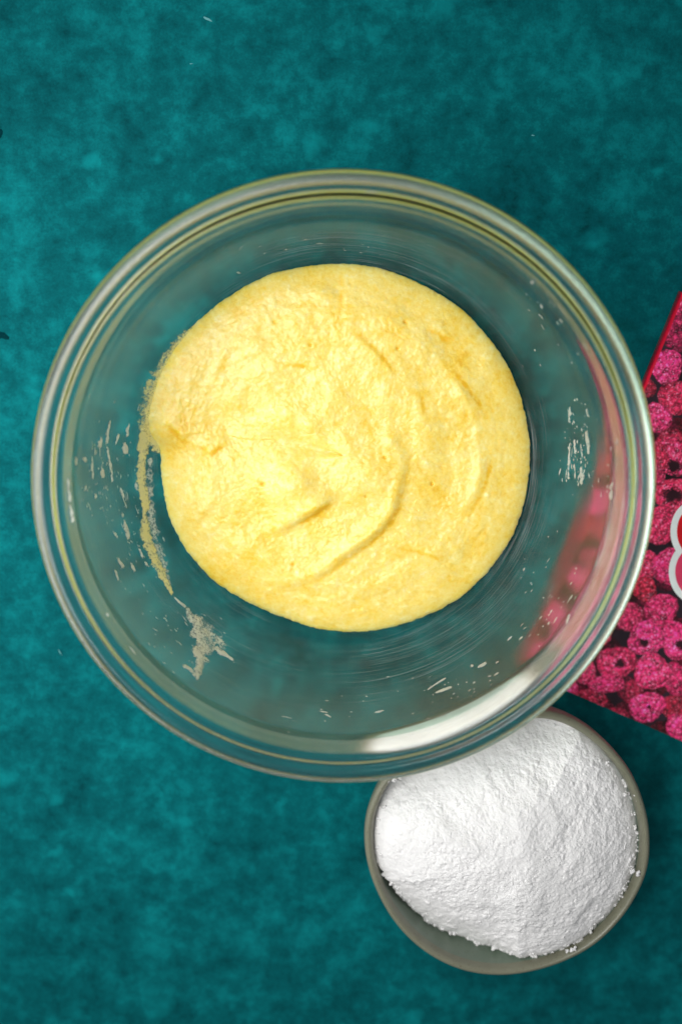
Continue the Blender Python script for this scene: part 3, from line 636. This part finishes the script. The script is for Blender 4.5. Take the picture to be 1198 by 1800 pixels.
KNOWN = [(1190, 585, 32, 31, .9, .45, None), (1171, 645, 28, 27, .95, 1.05, None), (1187, 699, 30, 29, .35, .85, None), (1156, 734, 22, 25, .8, .95, None), (1139, 683, 14, 14, .2, .35, None), (1176, 776, 24, 22, .3, .5, None),
         (1178, 803, 31, 33, .55, .85, (.15, -.45, .33)), (1183, 872, 34, 28, .35, .85, (-.05, .05, .42)), (1161, 922, 31, 33, .45, .85, None), (1157, 806, 15, 30, .3, .6, None), (1154, 835, 14, 18, .6, .6, None),
         (1135, 995, 23, 25, .4, .85, None), (1178, 997, 30, 34, .75, .95, None), (1132, 1036, 22, 21, .1, .7, None), (1161, 1073, 30, 28, .75, .8, None), (1104, 1083, 24, 27, .6, .65, None),
         (1190, 1127, 30, 32, .9, 1.0, (.25, -.2, .30)), (1135, 1122, 34, 28, .9, 1.05, (-.1, -.25, .24)), (1028, 1182, 18, 24, .6, .8, None), (1039, 1228, 28, 18, .3, .55, None), (1110, 1216, 22, 20, .4, .4, None),
         (1082, 1165, 33, 30, .55, .8, (.22, -.05, .24)), (1190, 1195, 26, 30, .8, .6, None), (1145, 1181, 34, 29, .7, 1.0, None), (1066, 1202, 30, 17, .75, .95, None), (1079, 1256, 26, 12, .4, .5, None), (1182, 1243, 24, 20, .2, .45, None),
         (1136, 1243, 31, 27, .9, 1.05, (.1, 0, .12)), (1197, 1280, 27, 26, .95, .85, None), (1192, 530, 20, 22, .8, .8, None)]
kp = to_box([(k[0], k[1]) for k in KNOWN]) * 1000; kp[:, 0] -= SK * kp[:, 1]
# other berries where the photo shows none of the carton
pts = []
for tr in range(4000):
    q = np.array([rb.uniform(0, BW * 1000), rb.uniform(0, BL * 1000)])
    if all(np.hypot(*(q - p)) > 12.5 for p in pts) and np.hypot(*(kp - q).T).min() > 13.5: pts.append(q)
for k, q in enumerate(pts):
    hole = (rb.uniform(-.2, .2), rb.uniform(-.3, .3), rb.uniform(.2, .38)) if rb.random() < .35 else None
    berry(q[0], q[1], rb.uniform(6.3, 8.4), rb.uniform(6, 8), rb.uniform(0, 6), rb.random(), rb.uniform(.6, 1.0), hole, 900 + k)
for k, ((x, y, rx, ry, tone, bri, hole), q) in enumerate(zip(KNOWN, kp)):
    berry(q[0], q[1], rx * MMP * 1.07, ry * MMP * 1.07, -box.rotation_euler.z, tone, bri, hole, 1500 + k)
ink[GX < 0.0011] = s2l(226, 6, 52)[:3]                           # the printed red border along the edge
GZ = np.full(GX.shape, HB); V = np.stack([GX + SK * GY, GY, GZ], -1).reshape(-1, 3)
fpn = mesh_obj('front_panel', V, grid_faces(*GX.shape), M['ink'], box)
ca = fpn.data.color_attributes.new('ink', 'FLOAT_COLOR', 'POINT'); ca.data.foreach_set('color', np.c_[ink.reshape(-1, 3).clip(0, 1), np.ones(ink[..., 0].size)].astype(np.float32).ravel())

def disc_union(name, ells, grow, z, m, parent):
    """flat sheet, the union of ellipses given in photo pixels, cut out of a fine grid outline"""
    obs = []
    t = np.linspace(0, 2 * np.pi, 72, endpoint=False); ps = []
    for (cx, cy, rx, ry) in ells:
        p = np.c_[cx + (rx + grow) * np.cos(t), cy + (ry + grow) * np.sin(t)]
        keep = np.ones(len(p), bool)
        for (ox, oy, orx, ory) in ells:
            if (ox, oy) != (cx, cy): keep &= ((p[:, 0] - ox) / (orx + grow)) ** 2 + ((p[:, 1] - oy) / (ory + grow)) ** 2 >= 1
        ps.append((p, keep))
    cen = np.mean([(e[0], e[1]) for e in ells], 0) if len(ells) > 1 else np.array(ells[0][:2])
    pts = np.vstack([p[k] for p, k in ps]); a = np.arctan2(pts[:, 1] - cen[1], pts[:, 0] - cen[0]); pts = pts[np.argsort(-a)]
    q = to_box(pts); c = to_box([cen])[0]; n = len(q)
    V = np.vstack([np.c_[q, np.full(n, z)], [[c[0], c[1], z]]]).tolist()
    me = bpy.data.meshes.new(name); me.from_pydata(V, [], [(i, (i + 1) % n, n) for i in range(n)]); me.materials.append(m)
    o = bpy.data.objects.new(name, me); COL.objects.link(o); o.parent = parent; return o
LOBES = [(1219, 934, 42, 54), (1226, 1005, 52, 58)]
logo = disc_union('logo', LOBES, 0, HB + 0.00015, M['logo_white'], box)
disc_union('logo_fill', [LOBES[0]], -11.5, HB + 0.00030, M['logo_red'], logo)
disc_union('logo_fill', [LOBES[1]], -11.5, HB + 0.00036, M['logo_pink'], logo)
